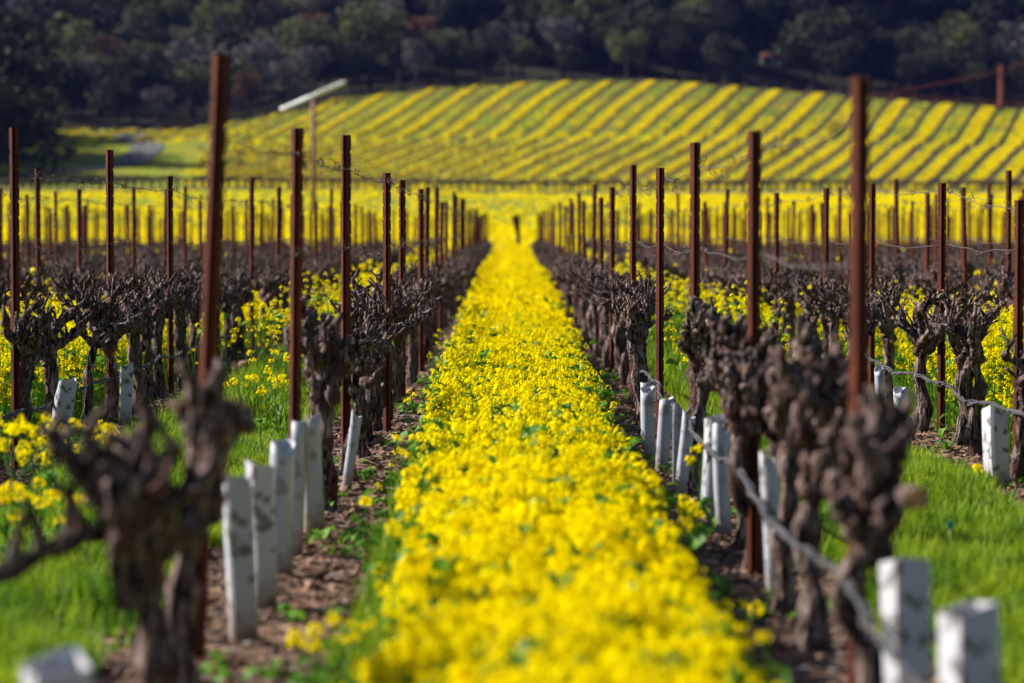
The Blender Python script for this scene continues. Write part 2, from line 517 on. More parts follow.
def mustard(name, label, k, bands, width, height, leafd, patch=0.0, patch_seed=0, wfun=None):
    """a sown strip of mustard in alley k. bands: (y0,y1,heads per m2, protos, scale)"""
    a, b = alley_bounds(k)
    mid = (a + b) / 2
    parts = []
    for y0, y1, dens, protos, s in bands:
        w = width
        x, y = pts_in(mid - 0.95, mid + 0.95, y0, y1, dens)
        ww = (wfun(y) if wfun else np.full(len(y), w)) * (1 + 0.16 * vnoise(np.full(len(y), k * 3.0), y, 2.1, 7)) / 2
        e = (x - mid - (np.interp(y, [5, 7.5, 20], [.15, .13, 0]) if k == 0 else 0)) / ww
        keep = (np.abs(e) < 1.3) & (rng.uniform(0, 1, len(x)) < np.where(np.abs(e) < 1, 1.35 - 0.75 * np.abs(e) ** 2.2 - 0.35 * np.clip(-.2 - vnoise(x, y, 2.6, 77), 0, 1), 0.018)) & in_view(x, y)
        if patch:
            keep &= vnoise(x, y, 1.9, patch_seed) + 0.6 * vnoise(x, y, 5.1, patch_seed + 1) > patch
        x, y, e = x[keep], y[keep], e[keep]
        hh = height(y) if callable(height) else np.full(len(y), height)
        clump = vnoise(x, y, 3.3, 11) * 0.16 + vnoise(x, y, 8.3, 12) * 0.14
        z = hh * (1.0 + clump - 0.33 * np.minimum(np.abs(e), 1) ** 2 + rng.normal(0, 0.15, len(x)))
        z = np.maximum(z, 0.08)
        g = H(x, y)
        sc_ = s * rng.uniform(.65, 1.25, len(x))
        Vh, Fh = scatter(protos, np.stack([x, y, g + z], -1), sc_, 0.35)
        parts.append((Vh, Fh, M['petal']))
        # lower blossoms on the same stalks, so the mass has depth
        m2 = rng.uniform(0, 1, len(x)) < 0.55
        Vh, Fh = scatter(protos, np.stack([x[m2] + rng.normal(0, .03, m2.sum()), y[m2] + rng.normal(0, .03, m2.sum()), g[m2] + z[m2] * rng.uniform(.72, .93, m2.sum())], -1), sc_[m2] * .85, 0.5)
        parts.append((Vh, Fh, M['petal']))
        if y0 < 40:
            q = rng.uniform(0, 1, len(x)) < (0.8 if y0 < 20 else .4)
            S = np.stack([np.full(q.sum(), 1.0), np.full(q.sum(), 1.0), z[q]], -1)
            Vs_, Fs_ = scatter(STEM, np.stack([x[q], y[q], g[q]], -1), S, 0.03)
            parts.append((Vs_, Fs_, M['leaf']))
        nl = int(len(x) * leafd)
        if nl:
            q = rng.integers(0, len(x), nl)
            hl_ = z[q] * np.sqrt(rng.uniform(0.05, .85, nl))
            Vl, Fl = scatter(LEAF, np.stack([x[q] + rng.normal(0, .04, nl), y[q] + rng.normal(0, .04, nl), g[q] + hl_], -1),
                             rng.uniform(.6, 1.2, nl) * (1 if y0 < 40 else 1.6), 0.5)
            parts.append((Vl, Fl, M['leaf']))
    o = obj(name, parts)
    return tag(o, label, kind='stuff')

def grass(name, label, k, bands, wid=1.5, ht=0.13):
    a, b = alley_bounds(k)
    mid = (a + b) / 2
    parts = []
    for y0, y1, dens, s in bands:
        x, y = pts_in(mid - wid / 2 - .15, mid + wid / 2 + .15, y0, y1, dens)
        e = np.abs(x - mid) / (wid / 2) + 0.12 * vnoise(x, y, 4.0, 9)
        bare = vnoise(x, y, 1.4, 15 + k) + 0.5 * vnoise(x, y, 4.7, 16)
        keep = (e < 1.0) & in_view(x, y) & (rng.uniform(0, 1, len(x)) < np.where(bare < -0.45, 0.22, 1.0)) & (rng.uniform(0, 1, len(x)) < 1.6 - e)
        x, y = x[keep], y[keep]
        h = ht * s * (1 + .55 * vnoise(x, y, 2.7, 18) + .25 * vnoise(x, y, 9, 19)) * rng.uniform(.45, 1.5, len(x))
        wdt = 0.13 * s * np.ones(len(x))
        Vg, Fg = scatter(BLADE, np.stack([x, y, H(x, y) - 0.005], -1), np.stack([wdt, wdt, h], -1), 0.2)
        parts.append((Vg, Fg, M['grass']))
    o = obj(name, parts)
    return tag(o, label, kind='stuff')

mustard('mustard_flowers', 'dense yellow mustard blossom filling the middle alley', 0,
        [(5.6, 13, 980, HEAD_NEAR, 1.14), (13, 32, 720, HEAD_MID, 1.12), (32, 60, 230, HEAD_FAR, 1.25), (60, 116, 130, HEAD_FAR, 1.9)],
        1.2, lambda y: np.interp(y, [5, 20, 60, 110], [.34, .38, .45, .52]), 0.5,
        wfun=lambda y: np.interp(y, [5, 9, 14, 22, 40, 110], [.98, 1.0, 1.07, 1.15, 1.3, 1.75]))
for k, nm in ((-2, 'second alley to the left'), (2, 'second alley to the right')):
    mustard('mustard_flowers', f'tall yellow mustard seen between trunks, {nm}', k,
            [(14, 34, 230, HEAD_MID, 1.2), (34, 70, 90, HEAD_FAR, 1.4), (70, 116, 45, HEAD_FAR, 2.0)],
            1.5, lambda y: np.interp(y, [14, 26, 45], [.68, .62, .45]), 0.35, patch=-0.8, patch_seed=30 + k)
for k in (-4, 4, -6, 6, -8, 8):
    mustard('mustard_flowers', f"yellow mustard far among the vine rows, {ORDA[abs(k)]} alley {'left' if k < 0 else 'right'}", k,
            [(26, 70, 50, HEAD_FAR, 1.7), (70, 116, 30, HEAD_FAR, 2.4)], 1.6, 0.5, 0.12, patch=-0.3, patch_seed=40 + k)
for k in (-3, 3, -5, 5, -7, 7):
    mustard('mustard_flowers', f"scattered tall mustard among the vine rows, {ORDA[abs(k)]} alley {'left' if k < 0 else 'right'}", k,
            [(20, 70, 18, HEAD_FAR, 1.4), (70, 116, 9, HEAD_FAR, 2.0)], 1.5, 0.72, 0.12, patch=0.35, patch_seed=50 + k)
for k, nm in ((-1, 'left'), (1, 'right')):
    mustard('mustard_flowers', f'loose tall mustard in the grass alley to the {nm}', k,
            [(23, 40, 60, HEAD_MID, 1.15), (40, 116, 10, HEAD_FAR, 1.6)], 1.4, 0.74, 0.5, patch=0.15, patch_seed=71 + k)
    grass('grass', f'bright green grass in the alley to the {nm} of the flowers', k,
          [(6.5, 20, 1700, 1.0), (20, 45, 520, 1.35), (45, 115, 90, 2.4)], 1.22)
for k, nm in ((-3, 'third alley to the left'), (3, 'third alley to the right')):
    grass('grass', f'green grass of the {nm}', k, [(22, 50, 260, 1.5), (50, 115, 60, 2.6)], 1.45)
for k, nm in ((-2, 'second alley left'), (2, 'second alley right')):
    grass('grass', f'grass and leaves under the mustard, {nm}', k, [(14, 40, 260, 1.5)], 1.5)
grass('grass', 'low green growth under the middle flower strip', 0, [(6, 22, 520, 1.1)], 1.24, 0.15)

# far meadow mustard: clumps on the open field and between the hill rows
HILL_DX = 0.205         # plan direction of the hill rows: x shift per metre of y
HILL_SP = 2.6
HILL_Y0 = 264.0
def hill_shift(y):
    t = y - HILL_Y0
    return 0.19 * t - 0.00012 * t * t
def hill_u(x, y):
    return (x - hill_shift(y)) / (HILL_SP * (1 + .0013 * (y - HILL_Y0)))
def clump_field(n, y0, y1, test, s, flat=1.0):
    y = np.sqrt(rng.uniform(y0 ** 2, y1 ** 2, n)); x = rng.uniform(-1, 1, n) * (0.195 * y + 4)
    k = test(x, y)
    x, y = x[k], y[k]
    return scatter(HEAD_CLUMP, np.stack([x, y, H(x, y) + 0.12 * s * flat], -1), (s * rng.uniform(.6, 1.3, len(x)))[:, None] * np.array([1, 1, flat]), 0.15)
def near_field(x, y):
    n = vnoise(x, y, 0.09, 21) + 0.5 * vnoise(x, y, 0.31, 22)
    streak = np.sin((y + 0.25 * x) * 0.55 + 1.5 * vnoise(x, y, .05, 23))
    p = np.where(y < 160, 0.95, np.where(x > 12, 0.42, 0.16)) + 0.10 * streak - 0.15 * np.clip(n, -1, 1)
    return (rng.uniform(0, 1, len(x)) < p) & ~((np.abs(x - .2) < 0.6) & (y < 126))
Vc, Fc = clump_field(42000, 114, 254, near_field, 1.0, .6)
tag(obj('mustard_flowers', [(Vc, Fc, M['petal'])]), 'wild mustard across the open field beyond the vine rows', kind='stuff')
def shade_patch(x, y):
    return (x < -31 - .08 * (y - 268) + 2 * vnoise(x, y, .2, 61)) & (y < 346 + 3 * vnoise(x, y, .15, 62)) & (y > 262)
def hill_alt(x, y):
    u = hill_u(x, y); a = np.floor(u).astype(int); f = np.abs(u - a - 0.5)
    up = np.clip((y - 330) / 60, 0, 1)
    n = vnoise(x, y, 0.12, 24) + .6 * vnoise(x, y, .4, 25)
    p = np.where(a % 2 == 0, 0.94 - .12 * up, 0.42 - 0.40 * up)
    p = p - 0.55 * np.clip(n - 0.3, 0, 1)
    return (f < 0.285) & ~shade_patch(x, y) & (rng.uniform(0, 1, len(x)) < p) & (y < wood_edge(x) - 1 - (a % 2) * 3 * up)
Vc, Fc = clump_field(130000, 264, 412, hill_alt, 1.0, .55)
tag(obj('mustard_flowers', [(Vc, Fc, M['petal'])]), 'yellow mustard strips between the vine rows on the hill', kind='stuff')

# ------------------------------------------------------------------ grapevines
def bark_r(seed, amp=0.16, lobes=5):
    r = np.random.default_rng(seed)
    p = r.uniform(0, 6.28, 6)
    return lambda i, a: (1 + amp * np.sin(lobes * a + p[0] + 0.35 * i + np.sin(i * .6 + p[1])) * 0.6 + amp * np.sin(3 * a + p[2] - .5 * i) * .6
                         + amp * np.sin(2 * a + p[3] + 0.9 * i))

def smooth_path(pts, n):
    pts = np.array(pts, float)
    t = np.linspace(0, len(pts) - 1, n)
    k = np.arange(len(pts))
    P = np.stack([np.interp(t, k, pts[:, i]) for i in range(3)], -1)
    for _ in range(2):
        P[1:-1] = 0.25 * P[:-2] + 0.5 * P[1:-1] + 0.25 * P[2:]
    return P

def vine_trunk(r, seg=12, rings=18, h=0.8, rad=0.05, lean=0.06):
    chunks = []
    n = 2 if r.uniform() < 0.25 else 1
    top = np.array([r.normal(0, lean * .5), r.normal(0, lean), h])
    for q in range(n):
        off = np.array([0, 0.09 * q + r.normal(0, .02), 0]) if n == 2 else np.zeros(3)
        pts = [off * 1.4 + [0, 0, -0.05], off + r.normal(0, .02, 3) * [1, 1, 0] + [0, 0, h * .25], off * .8 + top * .4 * [1, 1, 0] + r.normal(0, .035, 3) * [1, 1, 0] + [0, 0, h * .55],
               top * [.8, .8, 1] * [1, 1, .82], top]
        P = smooth_path(pts, rings)
        t = np.linspace(0, 1, rings)
        rd = rad * (0.92 + 0.55 * np.exp(-t * 9) + 0.5 * np.clip(t - .7, 0, 1) + 0.14 * np.sin(t * 17 + r.uniform(0, 6)) + .08 * np.sin(t * 41 + r.uniform(0, 6)))
        if n == 2:
            rd = rd * .78
        chunks.append(tube(P, rd, seg, bark_r(r.integers(1e6), .17)))
    return merge(chunks), top

def vine_arm(r, base, az, length, rise, r0=0.034, seg=8, rings=11, spurs=5, spur_len=(.06, .13), cutseg=6, fat=1.0):
    d = np.array([math.cos(az), math.sin(az), 0])
    side = np.array([-d[1], d[0], 0])
    b0 = base - d * .01 - np.array([0, 0, .05])
    pts = [b0, base + d * length * .3 + [0, 0, rise * .22] + side * r.normal(0, .025), base + d * length * .7 + [0, 0, rise * .6] + side * r.normal(0, .04), base + d * length + [0, 0, rise] + side * r.normal(0, .05)]
    P = smooth_path(pts, rings)
    t = np.linspace(0, 1, rings)
    rd = r0 * (1.1 - .35 * t + .28 * np.sin(t * 15 + r.uniform(0, 6)) * (t > .1) + .12 * r.normal(0, 1, rings))
    rd = np.maximum(rd, r0 * .45)
    rd[-1] *= .6
    ch = [tube(P, rd, seg, bark_r(r.integers(1e6), .2, 3))]
    cuts = []
    for s in range(spurs):
        tt = r.uniform(.3, 1.0) if s else 1.0
        i = min(int(tt * (rings - 1)), rings - 1)
        p = P[i]
        L = r.uniform(*spur_len)
        dirn = np.array([0, 0, 1.0]) + r.normal(0, .55, 3) * [1, 1, .3] + d * .15
        dirn /= np.linalg.norm(dirn)
        bend = r.normal(0, .022, 3)
        SP = smooth_path([p - dirn * .02, p + dirn * L * .5 + bend, p + dirn * L], 5)
        rs = r.uniform(.006, .0105) * fat
        rr = np.array([1.9, 1.5, 1.0, .9, 1.05]) * rs
        ch.append(tube(SP, rr, cutseg, bark_r(r.integers(1e6), .12, 3)))
        if r.uniform() < .4:       # a second stub from the same knob
            d2 = dirn + r.normal(0, .6, 3) * [1, 1, .3]; d2 /= np.linalg.norm(d2)
            SP = smooth_path([p, p + d2 * L * .45, p + d2 * L * .8], 4)
            ch.append(tube(SP, np.array([1.5, 1.2, .9, .9]) * rs, cutseg))
    return merge(ch)

def vine_parts(seed, lod=0, h=None, rad=None, arms=None, spread=.2, thick=1.0):
    """-> trunk (V,Q), list of arms (V,Q)"""
    r = np.random.default_rng(seed)
    h = h or r.uniform(.68, .80)
    rad = rad or r.uniform(.038, .054)
    if lod == 0:
        tr, top = vine_trunk(r, 14, 24, h, rad)
    elif lod == 1:
        tr, top = vine_trunk(r, 8, 12, h, rad)
    else:
        tr, top = vine_trunk(r, 6, 6, h, rad)
    n = arms or int(r.integers(8, 12))
    out = []
    for i in range(n):
        az = (math.pi / 2 if i % 2 else -math.pi / 2) + r.normal(0, .55)
        L = abs(r.normal(spread, .07)) + .03
        rise = r.uniform(.10, .30) * (1.15 - L)
        base = top + np.array([r.normal(0, .02), r.normal(0, .03), -r.uniform(-.03, .16)])
        seg, rings, sp, cs = ((9, 13, int(r.integers(5, 8)), 6), (6, 8, 5, 4), (4, 4, 3, 4))[lod]
        out.append(vine_arm(r, base, az, L, rise, r.uniform(.022, .033) * thick, seg, rings, sp, (.06, .17) if thick <= 1 else (.04, .11), cs, 1.0 if thick <= 1 else 1.7))
    return tr, out

def far_proto(seed):
    r = np.random.default_rng(seed)
    ch = [tube(smooth_path([[0, 0, 0], [r.normal(0, .04), r.normal(0, .05), .4], [0, 0, .78]], 4), [.06, .05, .05, .06], 4)]
    for i in range(9):
        a = (1 if i % 2 else -1) * math.pi / 2 + r.normal(0, .5); L = r.uniform(.15, .6)
        e = np.array([math.cos(a) * L, math.sin(a) * L, .78 + r.uniform(.0, .3)])
        ch.append(tube(np.array([[0, 0, .74], e * [.6, .6, 1] - [0, 0, .04], e + [0, 0, .07]]), [.045, .036, .02], 4))
    return merge(ch)
FAR_VINE = [far_proto(s) for s in range(6)]

ORD = ['first', 'second', 'third', 'fourth', 'fifth', 'sixth', 'seventh', 'eighth', 'ninth', 'tenth', 'eleventh']
def row_name(side, k):
    return f"{ORD[k]} vine row {'left' if side < 0 else 'right'} of the flower strip"

spots = []   # (side, k, x, y)
L1 = [7.6, 8.75, 14.6, 16.6, 18.0, 19.1]
R1 = [8.3, 9.8, 10.7, 12.05, 12.9, 15.5]
for k in range(11):
    for side, rows in ((-1, ROW_L), (1, ROW_R)):
        x = rows[k]
        if k == 0:
            ylist = list(L1 if side < 0 else R1)
            y = 20.4 if side < 0 else 20.9
        elif k == 1:
            ylist = [17.25, 18.3, 19.8, 21.2, 22.3, 23.2, 24.3] if side < 0 else [16.4, 18.25, 19.1, 20.3, 22.4, 23.6]
            y = ylist[-1] + 1.25
        else:
            ylist = []
            y = abs(x) / .19
        while y < ROW_END:
            ylist.append(y)
            y += 1.04 + rng.uniform(-.12, .12)
        for y in ylist:
            if rng.uniform() < .03 and y > 25:
                continue
            spots.append((side, k, -1.035 if (side, k, y) == (-1, 0, 8.75) else -.985 if (side, k, y) == (-1, 0, 7.6) else 1.06 if (k == 0 and side > 0 and y < 14) else x + rng.normal(0, .035), y))
spots.sort(key=lambda s: s[3])

NEAR_LABELS = {
    (-1, 0, 7.6): 'big blurred gnarled vine with knobbly open head, nearest in the first row left',
    (-1, 0, 8.75): 'blurred upright vine trunk against the tall leaning post, first row left',
    (-1, 0, 14.6): 'stout vine with dark ball-shaped head just behind the left white tubes',
    (-1, 0, 16.6): 'rough-barked vine behind the ball-headed one, in front of the thin slim post',
    (1, 0, 8.3): 'blurred thick vine beside the nearest right post with a sawn-off arm sticking out',
    (1, 0, 9.8): 'blurred vine with a crowd of knobs, second in the first row right',
    (1, 0, 10.7): 'twisted blurred trunk next to the lone white tube, first row right',
    (1, 0, 12.05): 'shaggy vine in front of the second rusty post, first row right',
    (1, 0, 12.9): 'shaggy vine just behind the second rusty post, first row right',
    (1, 0, 15.5): 'dark knobby vine by the third rusty post behind the white tube cluster',
    (-1, 1, 17.25): 'sharp vine at the left picture edge in the second row left',
    (-1, 1, 18.3): 'sharp vine second from the left picture edge, left of the leaning white tube',
    (-1, 1, 19.8): 'slim vine right of the leaning white tube, second row left',
    (1, 1, 16.4): 'thick vine at the right picture edge in the second row right',
    (1, 1, 18.25): 'thin crooked vine beside the post, second row right',
    (1, 1, 19.1): 'vine with wide antler-like spurs, left of the thin crooked one, second row right',
}
VAR0 = [vine_parts(100 + s, 0) for s in range(9)]
VAR0_M = [(make_mesh('trunk', [(*t, M['bark'])], True), [make_mesh('arm', [(*a, M['bark'])], True) for a in arms]) for t, arms in VAR0]
VAR1_M = []
for s in range(10):
    t, arms = vine_parts(300 + s, 1, arms=12, spread=.24)
    VAR1_M.append(make_mesh('grapevine', [(*merge([t] + arms), M['bark'])], True))
MID = [merge([t] + arms) for t, arms in (vine_parts(500 + s, 2, arms=12, spread=.26) for s in range(8))]

def gz(x, y):
    return float(near_h(np.array(x), np.array(y)))

CUSTOM = {
    (-1, 0, 7.6): dict(seed=901, h=.66, rad=.05, arms=19, spread=.13, thick=1.01),
    (-1, 0, 8.75): dict(seed=912, h=.76, rad=.045, arms=7, spread=.03),
    (-1, 0, 14.6): dict(seed=903, h=.76, rad=.062, arms=18, spread=.07),
    (1, 0, 8.3): dict(seed=904, h=.70, rad=.046, arms=18, spread=.09),
    (1, 0, 9.8): dict(seed=905, h=.74, rad=.045, arms=17, spread=.08),
    (1, 0, 10.7): dict(seed=906, h=.76, rad=.044, arms=14, spread=.08),
    (1, 0, 12.05): dict(seed=907, h=.78, rad=.052, arms=18, spread=.08),
    (1, 0, 12.9): dict(seed=908, h=.76, rad=.048, arms=16, spread=.10),
    (1, 0, 15.5): dict(seed=909, h=.76, rad=.06, arms=18, spread=.10),
}
NEAR_N, ALL_N = 70, 290
rest = []
vis = [s for s in spots if abs(s[2]) < 0.183 * s[3] + .6]
for i, (side, k, x, y) in enumerate(vis):
    if i >= ALL_N:
        rest.append((x, y))
        continue
    key = (side, k, y)
    rn = row_name(side, k)
    if i < NEAR_N:
        lab = NEAR_LABELS.get(key)
        grp = f"vines in the {rn}"
        if lab is None:
            lab = f"gnarled pruned grapevine with bare trunk in the {rn}"
        e = empty('grapevine', (x, y, gz(x, y)), lab, 'grapevine', grp)
        if key in CUSTOM:
            c = CUSTOM[key]
            t, arms = vine_parts(c['seed'], 0, c['h'], c['rad'], c['arms'], c['spread'], c.get('thick', 1.2))
            obj('trunk', [(*t, M['bark'])], e, True)
            for a in arms:
                obj('arm', [(*a, M['bark'])], e, True)
            if key == (1, 0, 8.3):      # long arm reaching towards the grass, sawn off
                P = smooth_path([[.02, 0, .64], [.06, -.06, .68], [.06, -.3, .72], [.055, -.62, .735]], 12)
                rr = np.array([.036, .034, .03, .027, .025, .026, .024, .024, .027, .034, .037, .034])
                a = obj('arm', [(*tube(P, rr, 10, bark_r(5, .15)), M['bark'])], e, True)
                dv = P[-1] - P[-2]; dv /= np.linalg.norm(dv)
                obj('cut_face', [(*tube(np.array([P[-1] - dv * .002, P[-1] + dv * .004]), [.03, .029], 10), M['cut'])], a)
            if key == (-1, 0, 7.6):      # long low arm to the left, then drooping
                P = smooth_path([[0, 0, .58], [-.10, .02, .66], [-.24, .0, .62], [-.38, -.03, .55], [-.52, -.05, .47]], 16)
                a = obj('arm', [(*tube(P, .026 + .006 * np.sin(np.arange(16) * 1.9), 9, bark_r(6, .18)), M['bark'])], e, True)
                rr_ = np.random.default_rng(3)
                for q in (4, 6, 7, 9, 11):
                    SP = smooth_path([P[q], P[q] + [rr_.normal(0, .02), rr_.normal(0, .03), .08], P[q] + [rr_.normal(0, .04), rr_.normal(0, .04), .15]], 6)
                    obj('spur', [(*tube(SP, [.022, .019, .016, .014, .013, .013], 7, bark_r(q, .12)), M['bark'])], a, True)
        else:
            tm, am = VAR0_M[int(rng.integers(0, len(VAR0_M)))]
            e.rotation_euler = (rng.normal(0, .03), rng.normal(0, .04), float(rng.choice([0, math.pi])) + rng.normal(0, .2))
            e.scale = (1, 1, rng.uniform(.93, 1.05))
            link(bpy.data.objects.new('trunk', tm), e)
            for a in am:
                link(bpy.data.objects.new('arm', a), e)
    else:
        o = bpy.data.objects.new('grapevine', VAR1_M[int(rng.integers(0, 10))])
        o.location = (x, y, gz(x, y))
        o.rotation_euler = (0, 0, float(rng.choice([0, math.pi])) + rng.normal(0, .2))
        o.scale = (1, 1, rng.uniform(.93, 1.06))
        link(o)
        tag(o, f"small distant bare grapevine farther down the {rn}", 'grapevine', f"distant vines of the {rn}")
rx = np.array([r_[0] for r_ in rest]); ry = np.array([r_[1] for r_ in rest])
ang = rng.choice([0, math.pi], len(rx)) + rng.normal(0, .2, len(rx))
Rm = np.zeros((len(rx), 3, 3)); Rm[:, 0, 0] = np.cos(ang); Rm[:, 0, 1] = -np.sin(ang); Rm[:, 1, 0] = np.sin(ang); Rm[:, 1, 1] = np.cos(ang); Rm[:, 2, 2] = 1
Vv, Fv = scatter(MID, np.stack([rx, ry, H(rx, ry)], -1), np.stack([np.ones(len(rx)), np.ones(len(rx)), rng.uniform(.93, 1.06, len(rx))], -1), Rm=Rm)
tag(obj('far_vines', [(Vv, Fv, M['bark'])], smooth=True), 'distant bare vines merging into a brown band across the vineyard', kind='stuff')

# ------------------------------------------------------------------ trellis posts
def post_mesh(h, wid=.060):
    w = wid / 2
    prof = np.array([[-w, .012], [-w * .97, .002], [-w * .34, -.024], [-w * .22, -.024], [-w * .14, -.002], [w * .14, -.002], [w * .22, -.024], [w * .34, -.024], [w * .97, .002], [w, .012],
                     [w * .86, .012], [w * .84, .005], [w * .28, -.020], [w * .0, .0015], [-w * .28, -.020], [-w * .84, .005], [-w * .86, .012]])
    zs = [-.25]
    z = .25
    notch = [0]
    while z < h - .05:
        zs += [z - .009, z - .0085, z + .0085, z + .009]; notch += [0, 1, 1, 0]
        z += .1
    zs.append(h); notch.append(0)
    n = len(prof)
    V = []
    for z, nt in zip(zs, notch):
        p = prof.copy()
        if nt:
            for q in (0, 1, 15, 16):
                p[q, 0] = max(p[q, 0], -w * .80)
            for q in (8, 9, 10, 11):
                p[q, 0] = min(p[q, 0], w * .80)
        V.append(np.column_stack([p, np.full(n, z)]))
    V = np.vstack(V)
    k = len(zs)
    i = np.arange(k - 1)[:, None] * n; j = np.arange(n)[None]
    Q = np.stack([i + j, i + (j + 1) % n, i + n + (j + 1) % n, i + n + j], -1).reshape(-1, 4)
    t = (k - 1) * n
    top = [[t + 16, t + 15, t + 1, t + 0], [t + 15, t + 14, t + 2, t + 1], [t + 14, t + 13, t + 3, t + 2][:4], [t + 13, t + 5, t + 4, t + 3][:4], [t + 13, t + 12, t + 6, t + 5], [t + 12, t + 11, t + 8, t + 7], [t + 11, t + 10, t + 9, t + 8]]
    return make_mesh('trellis_post', [(V, np.vstack([Q, np.array(top)]), M['rust'])])
PM = {h: post_mesh(h) for h in (1.7, 1.8, 1.88, 1.95, 2.0, 2.05, 2.1, 2.15)}
def pick_h(h):
    return min(PM, key=lambda q: abs(q - h))

def X(px, y): return (px - 512) * y / F
def Htop(py, y): return 1.5 + (230 - py) * y / F
posts = []   # side, k, x, y, h, lean, label
def P_(side, k, px, y, top, label=None, lean=0.0):
    x = X(px, y)
    posts.append((side, k, x, y, Htop(top, y), lean, label))
P_(-1, 0, 194, 9.6, 55, 'tall blurred rusty post leaning right, nearest in the first row left', 16 / 345)
P_(-1, 0, 293, 13.0, 128, 'straight rusty post rising behind the left cluster of white tubes', .01)
P_(-1, 0, 345, 16.6, 135, 'rusty post behind the ball-headed vine, third in the first row left', .0)
P_(-1, 0, 387, 20.3, 173, 'slim rusty post standing clear at the edge of the flowers, first row left', 0)
P_(-1, 0, 402, 24.2, 180, 'rusty post just right of the slim clear one, first row left', 0)
P_(-1, 0, 421, 28.0, 189, 'sixth rusty post of the first row left', 0)
P_(1, 0, 859, 8.75, 78, 'tall wide blurred rusty post, nearest in the first row right', .0)
P_(1, 0, 754, 12.0, 131, 'blurred rusty post with a shaggy vine before it, second in the first row right', 0)
P_(1, 0, 695, 15.9, 143, 'notched rusty post behind the dark knobby vine, third in the first row right', 0)
P_(1, 0, 660, 19.7, 168, 'rusty post above the farthest white tubes, fourth in the first row right', 0)
P_(1, 0, 633, 24.0, 165, 'tall thin rusty post, fifth in the first row right', 0)
P_(1, 0, 612, 28.5, 187, 'sixth rusty post of the first row right', 0)
P_(-1, 1, 15, 17.2, 128, 'sharp rusty post at the left picture edge, second row left', 0)
P_(-1, 1, 110, 21.2, 150, 'sharp rusty post above the half-hidden white tube, second row left', 0)
P_(-1, 1, 170, 25.0, 176, 'third rusty post in the second row left', 0)
P_(1, 1, 1019, 16.4, 200, 'rusty post cut by the right picture edge, second row right', 0)
P_(1, 1, 942, 20.2, 183, 'rusty post with a wide-spurred vine at its foot, second row right', 0)
P_(1, 1, 872, 24.1, 184, 'rusty post just right of the tall blurred one, second row right', 0)
P_(1, 1, 826, 27.8, 188, 'fourth rusty post in the second row right', 0)
start = {(-1, 0): 31.8, (1, 0): 32.3, (-1, 1): 28.8, (1, 1): 31.6}
for k in range(11):
    for side, rows in ((-1, ROW_L), (1, ROW_R)):
        y = start.get((side, k), abs(rows[k]) / .186 + rng.uniform(0, 2.0))
        while y < ROW_END:
            posts.append((side, k, rows[k] + rng.normal(0, .03), y, rng.uniform(1.84, 2.13), rng.normal(0, .012), None))
            y += (3.6 if k < 2 else 2.7) + rng.uniform(-.2, .2)
posts = [p for p in posts if abs(p[2]) < .183 * p[3] + 1]
posts.sort(key=lambda p: p[3])
for side, k, x, y, h, lean, lab in posts[:300]:
    h = h - gz(x, y) if lab else h
    o = bpy.data.objects.new('trellis_post', PM[pick_h(h)])
    o.location = (x, y, gz(x, y))
    o.rotation_euler = (rng.normal(0, .006), lean, rng.normal(0, .08))
    o.scale.z = h / pick_h(h)
    link(o)
    rn = row_name(side, k)
    tag(o, lab or f"small notched rusty steel post farther down the {rn}", 'post', f"trellis posts of the {rn}")
pv_ = [p for p in posts[300:] if abs(p[2]) < .183 * p[3] + 1]
if pv_:
    T_ = np.array([[p[2], p[3], float(H(p[2], p[3])) - .1] for p in pv_])
    S_ = np.array([[1, 1, p[4] + .1] for p in pv_])
    Rm_ = np.repeat(np.eye(3)[None], len(pv_), 0)
    tag(obj('far_posts', [(*scatter([box((0, 0, .5), (.056, .04, 1))], T_, S_, Rm=Rm_), M['rust'])]), 'farthest rusty posts blending together at the end of the vine rows', kind='stuff')
print('posts', len(posts), 'vines', len(vis))

# ------------------------------------------------------------------ wires with dried tendrils, drip hoses
def wire(side, k, z, y0, y1, label):
    rows = ROW_L if side < 0 else ROW_R
    pp = sorted([p for p in posts if p[0] == side and p[1] == k and y0 - .5 <= p[3] <= y1], key=lambda p: p[3])
    pts = []
    for a, b in zip(pp[:-1], pp[1:]):
        for t in np.linspace(0, 1, 7)[:-1]:
            zz = min(z, a[4] - .05) * (1 - t) + min(z, b[4] - .05) * t - 0.05 * 4 * t * (1 - t) * (0.4 + .6 * rng.uniform())
            pts.append([a[2] * (1 - t) + b[2] * t + .03, a[3] * (1 - t) + b[3] * t, zz])
    if len(pts) < 3:
        return
    pts = np.array(pts)
    o = obj('trellis_wire', [(*tube(pts, .0028, 4), M['wire'])])
    tag(o, label, 'wire', 'trellis wires')
    ch = []
    for _ in range(int((pts[-1, 1] - pts[0, 1]) * 1.8)):
        p = pts[rng.integers(1, len(pts) - 1)] + [0, rng.uniform(-.3, .3), 0]
        s = np.linspace(0, 1, 9); a = rng.uniform(5, 12); L = rng.uniform(.05, .22); q = rng.uniform(0, 6)
        cu = np.stack([.018 * np.cos(a * s + q), L * s * rng.choice([-1, 1]), .018 * np.sin(a * s + q) + rng.uniform(-.06, .05) * s], -1)
        ch.append(tube(p + cu, .0026, 4))
    if ch:
        obj('withered_vine', [(*merge(ch), M['bark'])], o)
for side in (-1, 1):
    sd = 'left' if side < 0 else 'right'
    for k in range(4):
        wire(side, k, 1.86, 8, 60, f"thin top wire with dried tendrils along the {ORD[k]} row {sd}")
        wire(side, k, 1.4, 8, 60, f"thin middle wire strung along the {ORD[k]} row {sd}")

